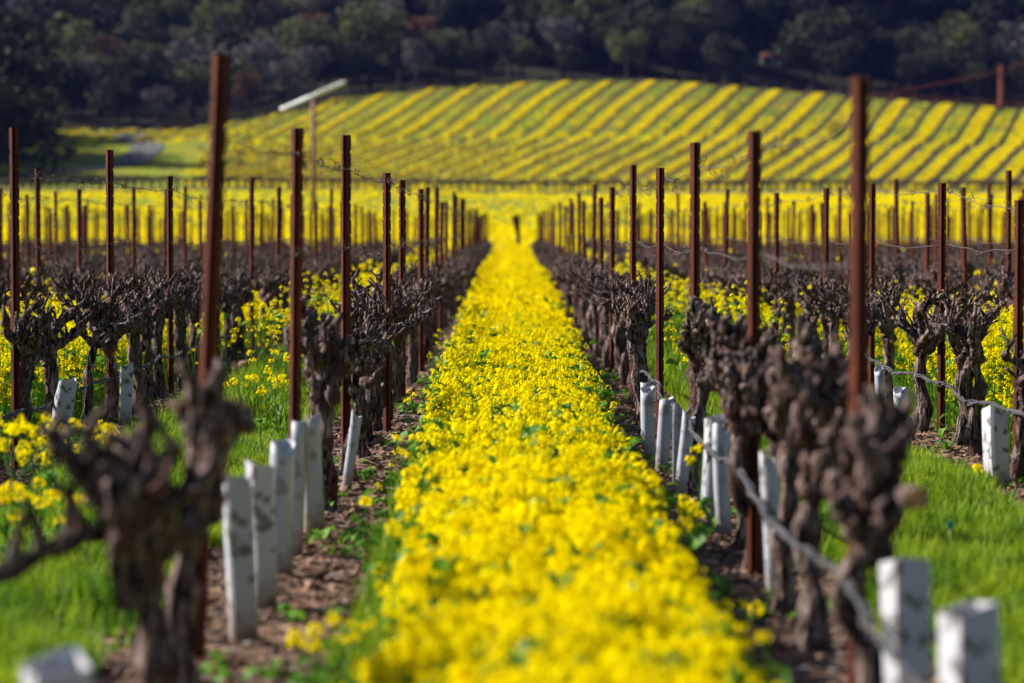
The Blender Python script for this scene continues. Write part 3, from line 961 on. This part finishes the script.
def hose(x, y0, y1, label, zb=.43, fat=.010):
    y = np.arange(y0, y1, .12)
    xx = x + .012 * np.sin(y * 1.7) + .01 * np.sin(y * 4.1)
    zz = zb + .02 * np.sin(y * 1.67) + .012 * np.sin(y * 3.7 + 1) + H(xx, y)
    e = empty('drip_hose', (x, y0, 0), label, 'hose', 'drip hoses')
    base = np.array([x, y0, 0])
    P = np.stack([xx, y, zz], -1) - base
    obj('hose', [(*tube(P, fat, 8), M['hose'])], e, True)
    for q in range(2):
        a = y * (7 + q * 3.3) + q * 2 + np.sin(y * 2)
        Pw = P + np.stack([np.cos(a), 0 * a, np.sin(a)], -1) * (fat + .006 + .004 * np.sin(y * 5 + q))[:, None]
        obj('twisted_cane', [(*tube(Pw, .0052 - .001 * q, 6, bark_r(q, .2)), M['hose' if q else 'wire'])], e, True)
hose(.97, 5.5, 23.0, 'grey drip hose twisted with dry cane running in front of the right white tubes')
hose(2.93, 13.5, 23.5, 'grey drip hose twisted with dry cane crossing the second row right', .42)
hose(-3.0, 14, 30, 'dark low drip hose along the second row left', .38, .009)

# ------------------------------------------------------------------ grow tubes
def carton_parts(h, w, seed, square=True, n=4):
    r = np.random.default_rng(seed)
    t = .004
    if square:
        rad = w / 2 * math.sqrt(2)
        a = np.array([math.pi / 4 + q * math.pi / 2 for q in range(4)])
        # rounded corners
        b = .12
        a = np.concatenate([[q - b, q + b] for q in a])
    else:
        a = np.linspace(0, 2 * math.pi, 20, endpoint=False); rad = w / 2
    n = len(a)
    zs = np.linspace(-.03, h, 9)
    V = []
    ph = r.uniform(0, 6, 4)
    def ring(z, rr, top=False):
        q = rr * (1 + .03 * np.sin(2 * a + ph[0] + z * 4) + .015 * np.sin(3 * a + ph[1] - 7 * z))
        dz = (.018 * np.sin(a + ph[2]) + .010 * np.sin(2 * a + ph[3])) * (z / h) ** 4 if z > 0 else 0 * a
        return np.stack([q * np.cos(a) + .01 * math.sin(z * 5 + ph[1]), q * np.sin(a), z + dz], -1)
    rr = [rad * (1 + (.06 if square else .03) * (z / h)) for z in zs]
    outer = [ring(z, q) for z, q in zip(zs, rr)]
    inner = [ring(z, q - t) for z, q in zip(zs[::-1], rr[::-1])]
    rings = outer + inner
    k = len(rings)
    V = np.vstack(rings)
    i = np.arange(k - 1)[:, None] * n; j = np.arange(n)[None]
    Q = np.stack([i + j, i + (j + 1) % n, i + n + (j + 1) % n, i + n + j], -1).reshape(-1, 4)
    return V, Q

def grow_tube(px, base, h, w, label, group, square=True, rz=0.0, tilt=(0, 0), stake=False, seed=0, kind='carton'):
    y = 1.48 * F / (base - 230.0)
    for _ in range(4):
        x = X(px, y); y = (1.5 - gz(x, y)) * F / (base - 230.0)
    x = X(px, y)
    e = empty('grow_tube', (x, y, gz(x, y)), label, 'grow tube', group, rz)
    e.rotation_euler = (tilt[0], tilt[1], rz)
    obj('sleeve', [(*carton_parts(h, w, seed, square), M[kind])], e, not square)
    if stake:
        obj('stake', [(*tube(np.array([[w * .62, -.02, -.1], [w * .62 + .004, -.02, h * .6], [w * .6, -.02, h + .04]]), .006, 6), M['bamboo'])], e, True)
    return e
GL, GR = 'white grow tubes in the first row left', 'white grow tubes in the first row right'
grow_tube(50, 905, .525, .11, 'blurred white carton top at the bottom picture edge, first row left', GL, True, .5, seed=1)
grow_tube(240, 643, .585, .085, 'square white carton with mould spots, front one of the left cluster', GL, True, .22, seed=2)
grow_tube(261, 611, .56, .075, 'narrow carton half hidden right behind the front one of the left cluster', GL, True, .5, seed=3)
grow_tube(281, 578, .57, .098, 'rounded white sleeve with dark smudge in the middle of the left cluster', GL, False, 0, (0, .02), seed=4, kind='sleeve')
grow_tube(297, 556, .6, .07, 'narrow white sleeve with a bamboo stake, left cluster', GL, False, 0, stake=True, seed=5, kind='sleeve')
grow_tube(312, 535, .56, .105, 'rearmost round white sleeve of the left cluster', GL, False, 0, seed=6, kind='sleeve')
grow_tube(347, 492, .44, .06, 'small bluish sleeve beside the ball-headed vine trunk', GL, False, 0, (0, .1), seed=7, kind='sleeve')
grow_tube(968, 826, .535, .10, 'blurred square white carton at the bottom right, nearest of the right tubes', GR, True, .45, seed=8)
grow_tube(909, 760, .55, .095, 'blurred square white carton with rusty stains, second nearest on the right', GR, True, .42, seed=9)
grow_tube(773, 600, .565, .072, 'lone narrow bright white tube left of the blurred right trunks', GR, False, 0, (0, -.01), seed=10, kind='carton')
grow_tube(725, 536, .52, .07, 'white sleeve half hidden behind the shaggy vine, right cluster', GR, False, 0, (0, -.03), seed=11, kind='sleeve')
grow_tube(713, 526, .54, .095, 'wide bluish carton with a stake in the right cluster', GR, True, .15, (0, .03), stake=True, seed=12)
grow_tube(682, 499, .46, .07, 'leaning white sleeve, third from the back of the right cluster', GR, False, 0, (0, .07), seed=13, kind='sleeve')
grow_tube(676, 489, .47, .055, 'thin white sleeve between two wider ones, right cluster', GR, False, 0, (0, .05), seed=14, kind='sleeve')
grow_tube(664, 474, .45, .085, 'round white sleeve with torn top, second from the back of the right cluster', GR, False, 0, (0, .02), seed=15, kind='sleeve')
grow_tube(648, 461, .46, .09, 'rearmost clear white sleeve beside the flowers, right cluster', GR, False, 0, (0, .02), seed=16, kind='sleeve')
grow_tube(646, 449, .43, .07, 'white sleeve mostly hidden behind the rearmost clear one', GR, False, 0, seed=17, kind='sleeve')
G2L, G2R = 'white grow tubes in the second row left', 'white grow tubes in the second row right'
grow_tube(57, 457, .50, .10, 'white tube leaning right between vines, second row left', G2L, True, .3, (0, .12), seed=18)
grow_tube(125, 425, .45, .085, 'upright greyish tube half hidden by the blurred vine, second row left', G2L, True, .1, seed=19)
grow_tube(906, 456, .44, .085, 'white tube with black mould spots, second row right', G2R, False, 0, (0, -.06), seed=20, kind='carton')
grow_tube(1000, 487, .46, .105, 'bright white tube near the right picture edge, second row right', G2R, True, .4, (0, -.05), seed=21)
grow_tube(880, 425, .42, .075, 'white tube half hidden behind the nearest right post', G2R, False, 0, seed=22, kind='sleeve')
grow_tube(820, 405, .40, .075, 'small white tube between distant trunks, second row right', G2R, False, 0, seed=23, kind='sleeve')

def tie_stake(px, base, h, label):
    y = 1.5 * F / (base - 230.0); x = X(px, y)
    e = empty('plant_stake', (x, y, gz(x, y)), label, 'stake')
    obj('stake', [(*tube(np.array([[0, 0, -.05], [.004, 0, h]]), .004, 6), M['bamboo'])], e)
    obj('tie', [(*box((.004, 0, h - .01), (.022, .022, .03), .3), M['teal'])], e)
tie_stake(951, 568, .19, 'thin stake with a teal tie in the grass right')
tie_stake(246, 470, .30, 'thin stake with a teal tie in the grass left')

# ------------------------------------------------------------------ single mustard plants along the rows
def mustard_plant(px, base, h, label, seed, heads=6, spread=.10):
    y = 1.5 * F / (base - 230.0); x = X(px, y)
    r = np.random.default_rng(seed)
    e = empty('mustard_plant', (x, y, gz(x, y)), label, 'mustard plant', 'single mustard plants by the rows')
    st, hp = [], []
    main = smooth_path([[0, 0, -.03], [r.normal(0, .02), r.normal(0, .02), h * .5], [r.normal(0, .03), r.normal(0, .03), h]], 8)
    st.append(tube(main, np.linspace(.005, .0025, 8), 6))
    hp.append(main[-1])
    for i in range(heads - 1):
        b = main[r.integers(3, 7)]
        a = r.uniform(0, 6.28); d = np.array([math.cos(a), math.sin(a), 0]) * r.uniform(.4, 1.0) * spread
        tip = b + d + [0, 0, r.uniform(.3, .9) * (h - b[2]) + .03]
        st.append(tube(smooth_path([b, b + d * .7 + [0, 0, (tip - b)[2] * .4], tip], 5), .0022, 4)); hp.append(tip)
    obj('stem', [(*merge(st), M['leaf'])], e, True)
    for p in hp:
        obj('blossom', [(*scatter([HEAD_NEAR[r.integers(0, 6)]], np.array([p]), np.array([r.uniform(.95, 1.35)]), .3), M['petal'])], e)
    n = 7
    z = r.uniform(.05, .6, n) * h
    for i in range(4):
        obj('leaf', [(*scatter([LEAF[i]], np.array([[0, 0, z[i]]]), np.array([1.0]), .3), M['leaf'])], e)
for a in [
    (700, 532, .40, 'single mustard plant blooming in front of the right white tubes', 1, 3, .06),
    (318, 700, .18, 'low mustard sprig on the soil left of the flower strip', 2, 5, .10),
    (345, 690, .20, 'mustard sprig at the left edge of the flower strip', 3, 5, .09),
    (40, 548, .55, 'bushy mustard plant in the grass below the leaning white tube', 4, 12, .20),
    (75, 555, .60, 'mustard plant right of the bushy one, by the grass left', 5, 9, .15),
    (12, 560, .62, 'mustard plant at the left picture edge above the grass', 6, 12, .2),
    (28, 575, .36, 'short mustard plant low in the grass left, below the bushy one', 21, 8, .14),
    (62, 580, .34, 'short mustard plant beside the blurred vine in the left grass', 22, 8, .12),
    (4, 590, .40, 'mustard plant cut by the left picture edge low in the grass', 23, 8, .14),
    (50, 535, .44, 'mustard plant hiding the foot of the leaning white tube', 24, 9, .16),
    (88, 545, .42, 'mustard plant behind the antlered arm of the blurred vine', 25, 8, .14),
    (104, 520, .48, 'mustard plant behind the blurred vine head', 7, 7, .13),
    (232, 462, .48, 'tall mustard plant in the grass left of the straight post', 8, 10, .2),
    (262, 470, .55, 'tallest mustard plant in the left grass, close to the straight post', 9, 10, .18),
    (278, 452, .66, 'loose tall mustard plant behind the straight post', 10, 9, .2),
    (700, 425, .5, 'mustard plant between the third and second right posts', 11, 8, .15),
    (780, 470, .6, 'mustard plant showing behind the blurred right vines', 12, 7, .12),
    (735, 640, .10, 'single low mustard sprig on the soil right of the strip', 13, 3, .06),
    (985, 492, .10, 'tiny mustard sprig at the foot of the bright white tube', 14, 3, .05),
    (312, 452, .72, 'mustard plant blooming above the ball-headed vine', 15, 9, .16),
]:
    mustard_plant(*a)

# ------------------------------------------------------------------ litter on the soil strips
def chip_proto(seed):
    r = np.random.default_rng(seed)
    L, W, T = 1.0, r.uniform(.25, .6), r.uniform(.1, .3)
    V, Q = box((0, 0, T / 2), (L, W, T))
    V = V + r.normal(0, .08, V.shape)
    return V, Q
CHIP = [chip_proto(s) for s in range(8)]
parts = []
for rows, x, far in ((0, ROW_L[0], 45), (0, ROW_R[0], 45), (1, ROW_L[1], 45), (1, ROW_R[1], 45), (1, ROW_L[2], 45), (1, ROW_R[2], 45)):
    for y0, y1, dens, s in ((6, 14, 950, .026), (14, 26, 620, .032), (26, far, 160, .05)):
        px, py = pts_in(x - .6, x + .6, y0, y1, dens)
        k = in_view(px, py) & (rng.uniform(0, 1, len(px)) < 1.25 - (np.abs(px - x) / .6) ** 2)
        px, py = px[k], py[k]
        g = near_h(px, py)
        half = rng.uniform(0, 1, len(px)) < .72
        S = s * np.exp(rng.normal(0, .45, len(px)))
        for sel, m in ((half, 'chip'), (~half, 'pebble')):
            parts.append((*scatter(CHIP, np.stack([px[sel], py[sel], g[sel]], -1), S[sel] * (1 if m == 'chip' else .7), .35), M[m]))
tag(obj('litter', parts), 'bark chips, dead leaves and pebbles on the soil under the vines', kind='stuff')
# weeds on the soil
parts = []
for x in (ROW_L[0], ROW_R[0], ROW_L[1], ROW_R[1]):
    px, py = pts_in(x - .6, x + .6, 7, 30, 60)
    k = in_view(px, py) & (vnoise(px, py, 1.7, 33) + .5 * vnoise(px, py, 5, 34) > .25)
    px, py = px[k], py[k]
    parts.append((*scatter(BLADE, np.stack([px, py, near_h(px, py) - .01], -1), rng.uniform(.05, .11, len(px)), .3), M['grass']))
    parts.append((*scatter(LEAF, np.stack([px, py, near_h(px, py) + .01], -1), rng.uniform(.4, .9, len(px)), .4), M['leaf']))
tag(obj('weeds', parts), 'low weeds sprouting on the soil under the vines', kind='stuff')

# ------------------------------------------------------------------ vine rows on the hill
for u in range(-42, 50):
    ys_ = np.arange(HILL_Y0, 412, 1.25) + rng.uniform(-.2, .2)
    xs_ = HILL_SP * u * (1 + .0013 * (ys_ - HILL_Y0)) + hill_shift(ys_) + .12 * np.sin(ys_ * .05 + u)
    gap = np.abs(ys_ - (330 - .05 * xs_)) > 2.2
    keep = (ys_ < wood_edge(xs_) - 1.5) & in_view(xs_, ys_, 3) & gap & ~shade_patch(xs_, ys_) & (rng.uniform(0, 1, len(ys_)) > .03)
    xs_, ys_ = xs_[keep], ys_[keep]
    if len(xs_) < 4:
        continue
    a0 = -math.atan(HILL_DX)
    ang = a0 + rng.normal(0, .2, len(xs_))
    Rm = np.zeros((len(xs_), 3, 3)); Rm[:, 0, 0] = np.cos(ang); Rm[:, 0, 1] = -np.sin(ang); Rm[:, 1, 0] = np.sin(ang); Rm[:, 1, 1] = np.cos(ang); Rm[:, 2, 2] = 1
    b = np.array([xs_[0], ys_[0], float(H(xs_[0], ys_[0]))])
    e = empty('vine_row', b, 'dark bare vine row running up the yellow hill', 'vine row', 'vine rows on the hill')
    S = np.stack([np.full(len(xs_), .9), np.full(len(xs_), 1.15), rng.uniform(.66, .86, len(xs_))], -1)
    Vv, Fv = scatter(FAR_VINE, np.stack([xs_, ys_, H(xs_, ys_)], -1) - b, S, Rm=Rm)
    obj('vines', [(Vv, Fv, M['bark'])], e)
    t = np.array([xs_[-1], ys_[-1] + 1, float(H(xs_[-1], ys_[-1] + 1))]) - b
    obj('end_post', [(*box(t + [0, 0, .9], (.12, .12, 2.0)), M['rust'])], e)
# a bare row along the track at the hill's foot
for yr in (260.6, 262.2):
    xs_ = np.arange(-60, 60, .8); ys_ = yr + .3 * np.sin(xs_ * .1) + 0 * xs_
    Rm = rots(len(xs_), .02)
    Vv, Fv = scatter(FAR_VINE, np.stack([xs_, ys_, H(xs_, ys_)], -1), np.stack([1.7 + 0 * xs_, 1.7 + 0 * xs_, rng.uniform(.85, 1.2, len(xs_))], -1), Rm=Rm)
    tag(obj('vine_row', [(Vv, Fv, M['bark'])]), 'dark line of bare vines along the track at the foot of the hill', 'vine row', 'vine rows by the track')

# ------------------------------------------------------------------ wind machine, short post, red brace
y = 200.0
x = X(314, y)
e = empty('wind_machine', (x, y, float(H(x, y))), 'vineyard wind machine with tilted white blade on a brown pole', 'wind machine')
hz = Htop(98, y) - float(H(x, y))
obj('pole', [(*tube(np.array([[0, 0, -.2], [0, 0, hz * .5], [0, 0, hz]]), [.2, .17, .15], 14), M['pole'])], e, True)
obj('gearbox', [(*merge([box((0, -.02, hz + .06), (.34, .5, .30)), tube(np.array([[0, -.24, hz + .1], [0, -.42, hz + .1]]), [.10, .08], 10)]), M['plaster'])], e)
a = math.atan2(28, 65); L = 2.5
ch = []
for sgn in (-1, 1):
    s = np.linspace(0, L, 9)
    c, s_ = math.cos(a), math.sin(a)
    wdt = np.interp(s, [0, .5, L], [.11, .17, .14])
    V = []
    for q, ww in zip(s, wdt):
        tw = .5 - .3 * q / L
        for (dy, dz) in ((-ww * math.sin(tw), ww), (0.03, ww * .2), (ww * math.sin(tw), -ww), (-.03, -ww * .2)):
            V.append([sgn * q * c - dz * s_, -.45 + dy * sgn, hz + .1 + sgn * q * s_ + dz * c])
    V = np.array(V)
    i = np.arange(8)[:, None] * 4; j = np.arange(4)[None]
    Qb = np.stack([i + j, i + (j + 1) % 4, i + 4 + (j + 1) % 4, i + 4 + j], -1).reshape(-1, 4)
    Qb = np.vstack([Qb, [[0, 3, 2, 1]], [[32, 33, 34, 35]]])
    ch.append((V, Qb))
for q in ch:
    obj('blade', [(*q, M['white_paint'])], e, True)

y = 124.0; x = X(517.5, y)
e = empty('field_stake', (x, y, float(H(x, y))), 'short dark stake with a tilted top standing at the end of the middle alley', 'stake')
obj('stake', [(*tube(np.array([[.06, 0, -.2], [.04, 0, .7], [0, 0, 1.75]]), .10, 8), M['trunk'])], e)
obj('crosspiece', [(*tube(np.array([[-.16, -.12, 1.72], [-.06, -.12, 1.35], [.04, -.12, .9]]), [.13, .13, .10], 8), M['rust'])], e)

y = 398.0
x = X(1000, y); g0 = float(H(x, y))
e = empty('guyed_pole', (x, y, g0), 'red rusty pole with long sloping stays at the top right of the hill', 'pole')
hz = Htop(66, y) - g0
obj('pole', [(*tube(np.array([[0, 0, -.3], [0, 0, hz]]), [.42, .36], 10), M['red_rust'])], e)
for tx, ty, tz in ((-19.5, 1, None), (16, 0, hz + 5)):
    if tz is None:
        tz = float(H(x + tx, y + ty)) - g0 + .2
    obj('stay', [(*tube(np.array([[0, 0, hz - .8], [tx, ty, tz]]), .075, 6), M['red_rust'])], e)
zz = [float(H(x + q, y + 1.0)) - g0 + 1.1 for q in np.linspace(-19, 14, 9)]
obj('rail', [(*tube(np.stack([np.linspace(-19, 14, 9), np.full(9, 1.0), zz], -1), 0.09, 6), M['red_rust'])], e)
obj('prop', [(*tube(np.array([[14, .4, -1.0], [16, 0, hz + 5.2]]), .25, 6), M['red_rust'])], e)

# ------------------------------------------------------------------ trees
def crown_proto(seed, n, lobes, size, rx, rz, cz, sparse=1.0):
    r = np.random.default_rng(seed)
    L = []
    for i in range(lobes):
        a = r.uniform(0, 6.28); q = math.sqrt(r.uniform(0, 1)) * rx * .68
        L.append((np.array([q * math.cos(a), q * math.sin(a), cz + r.uniform(-.55, .7) * rz]), r.uniform(.3, .52) * rx))
    Vq = []
    per = n // lobes
    for c, rad in L:
        d = r.normal(0, 1, (per, 3)); d /= np.linalg.norm(d, axis=1)[:, None]
        P = c + d * (rad * r.uniform(.55, 1.08, per) ** .6)[:, None] * np.array([1, 1, .8])
        u = r.normal(0, 1, (per, 3)); u /= np.linalg.norm(u, axis=1)[:, None]
        v = np.cross(u, d + r.normal(0, .6, (per, 3))); v /= np.linalg.norm(v, axis=1)[:, None] + 1e-6
        s = size * r.uniform(.5, 1.2, per)[:, None]
        Vq.append(np.stack([P - u * s, P - v * s * .6, P + u * s, P + v * s * .6], 1).reshape(-1, 3))
    V = np.vstack(Vq)
    return V, np.arange(len(V)).reshape(-1, 4)
def trunk_proto(seed, h, rx):
    r = np.random.default_rng(seed)
    ch = [tube(smooth_path([[0, 0, -.6], [r.normal(0, .2), r.normal(0, .2), h * .3], [r.normal(0, .4), r.normal(0, .4), h * .75]], 7), np.linspace(.32, .12, 7), 8)]
    for i in range(6):
        a = i * 1.05 + r.uniform(0, .5); b = np.array([0, 0, h * r.uniform(.25, .5)])
        tip = np.array([math.cos(a) * rx * .7, math.sin(a) * rx * .7, h * r.uniform(.6, .9)])
        ch.append(tube(smooth_path([b, (b + tip) / 2 + [0, 0, .3], tip], 5), np.linspace(.13, .04, 5), 6))
    return merge(ch)
KIND = {}
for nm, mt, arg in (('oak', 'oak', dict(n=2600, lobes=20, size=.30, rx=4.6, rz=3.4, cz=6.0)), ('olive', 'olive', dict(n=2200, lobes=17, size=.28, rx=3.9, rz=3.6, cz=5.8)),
                    ('twig', 'twig', dict(n=1500, lobes=11, size=.26, rx=3.6, rz=3.6, cz=5.4)), ('russet', 'russet', dict(n=1500, lobes=10, size=.26, rx=3.3, rz=3.0, cz=5.0))):
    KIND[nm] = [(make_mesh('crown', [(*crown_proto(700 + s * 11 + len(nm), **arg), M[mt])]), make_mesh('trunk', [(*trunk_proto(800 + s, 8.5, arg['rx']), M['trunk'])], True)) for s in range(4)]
TL = {'oak': 'dark round evergreen tree on the shaded wooded hillside', 'olive': 'olive-green bushy tree on the wooded hillside',
      'twig': 'pale grey bare tree on the wooded hillside', 'russet': 'russet-brown thin tree on the wooded hillside'}
def tree(x, y, kind, s, label=None, group=None):
    c, t = KIND[kind][int(rng.integers(0, 4))]
    nm = {'oak': 'evergreen_tree', 'olive': 'bushy_tree', 'twig': 'bare_tree', 'russet': 'russet_tree'}[kind]
    e = empty(nm, (x, y, float(H(x, y)) - .2), label or TL[kind], 'tree', group or f'{kind} trees on the hillside', rng.uniform(0, 6.28))
    e.scale = (s * rng.uniform(.9, 1.15), s * rng.uniform(.9, 1.15), s * rng.uniform(.85, 1.2))
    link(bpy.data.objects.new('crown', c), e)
    link(bpy.data.objects.new('trunk', t), e)
    return e
tr = []
def try_tree(x, y, dmin):
    if all((x - a) ** 2 + (y - b) ** 2 > dmin ** 2 for a, b in tr):
        tr.append((x, y)); return True
    return False
count = 0
# the grove on the left, nearer than the hill rows
for _ in range(900):
    y = rng.uniform(282, 370); x = rng.uniform(-.25 * y - 6, -.178 * y)
    if try_tree(x, y, 4.4):
        kd = str(rng.choice(['oak', 'oak', 'oak', 'twig']))
        e = tree(x, y, kd, rng.uniform(1.5, 2.1), {'oak': 'dark dense tree in the low grove left at the foot of the hill', 'twig': 'grey bare tree in the low grove left at the foot of the hill',
                 'russet': 'russet thin tree in the low grove left at the foot of the hill'}[kd], f'{kd} trees of the low grove')
        e.location.z -= 3.4
        count += 1
    if count >= 40: break
# edge of the wood and the slope behind it
yh = 425.0
while float(H(X(772, yh), yh)) < Htop(64, yh) and yh < 520:
    yh += .5
print('house', yh, X(772, yh), float(H(X(772, yh), yh)), Htop(64, yh))
HOUSE = (yh, X(772, yh), float(H(X(772, yh), yh)))
c2 = 0
for _ in range(6000):
    x = rng.uniform(-.19, .19)
    d_ = rng.uniform(0, 1) ** 1.15 * (72 if x > -.05 else 115)
    yy = 412 + d_; x = x * yy
    y = float(wood_edge(x)) + 5 + d_
    if y < HOUSE[0] + 4 and abs(x - HOUSE[1] * y / HOUSE[0]) < 6.0:
        continue
    if try_tree(x, y, 5.9 + .022 * d_):
        lf = x < -25
        kind = rng.choice(['oak', 'olive', 'twig', 'russet'], p=[.36, .28, .22, .14] if lf else [.60, .15, .22, .03])
        tree(x, y, kind, rng.uniform(.85, 1.35) if d_ > 8 else rng.uniform(.6, .95))
        c2 += 1
    if c2 >= 275: break
print('trees', count, c2)

# house half hidden in the wood
y, x, g0 = HOUSE
e = empty('house', (x, y, g0 - .5), 'small pale house with terracotta roof half hidden in the dark wood', 'house')
e.scale = (.72, .72, .72)
gx = float(H(x, y)) - g0
obj('wall', [(*box((0, 0, (gx - 1 + 2.2) / 2), (5.2, 4, 2.2 - gx + 1)), M['plaster'])], e)
V = np.array([[-3, -2.4, 2.2], [3, -2.4, 2.2], [3, 2.4, 2.2], [-3, 2.4, 2.2], [-2.2, 0, 3.4], [2.2, 0, 3.4]])
obj('roof', [(V, np.array([[0, 1, 5, 4], [2, 3, 4, 5]]), M['terracotta']), (V, np.array([[1, 2, 5], [3, 0, 4]]), M['terracotta']), (V, np.array([[0, 3, 2, 1]]), M['plaster'])], e)
for q in (-1.3, 1.2):
    obj('window', [(*box((q, -2.02, 1.2), (.9, .08, 1.0)), M['dark_glass'])], e)
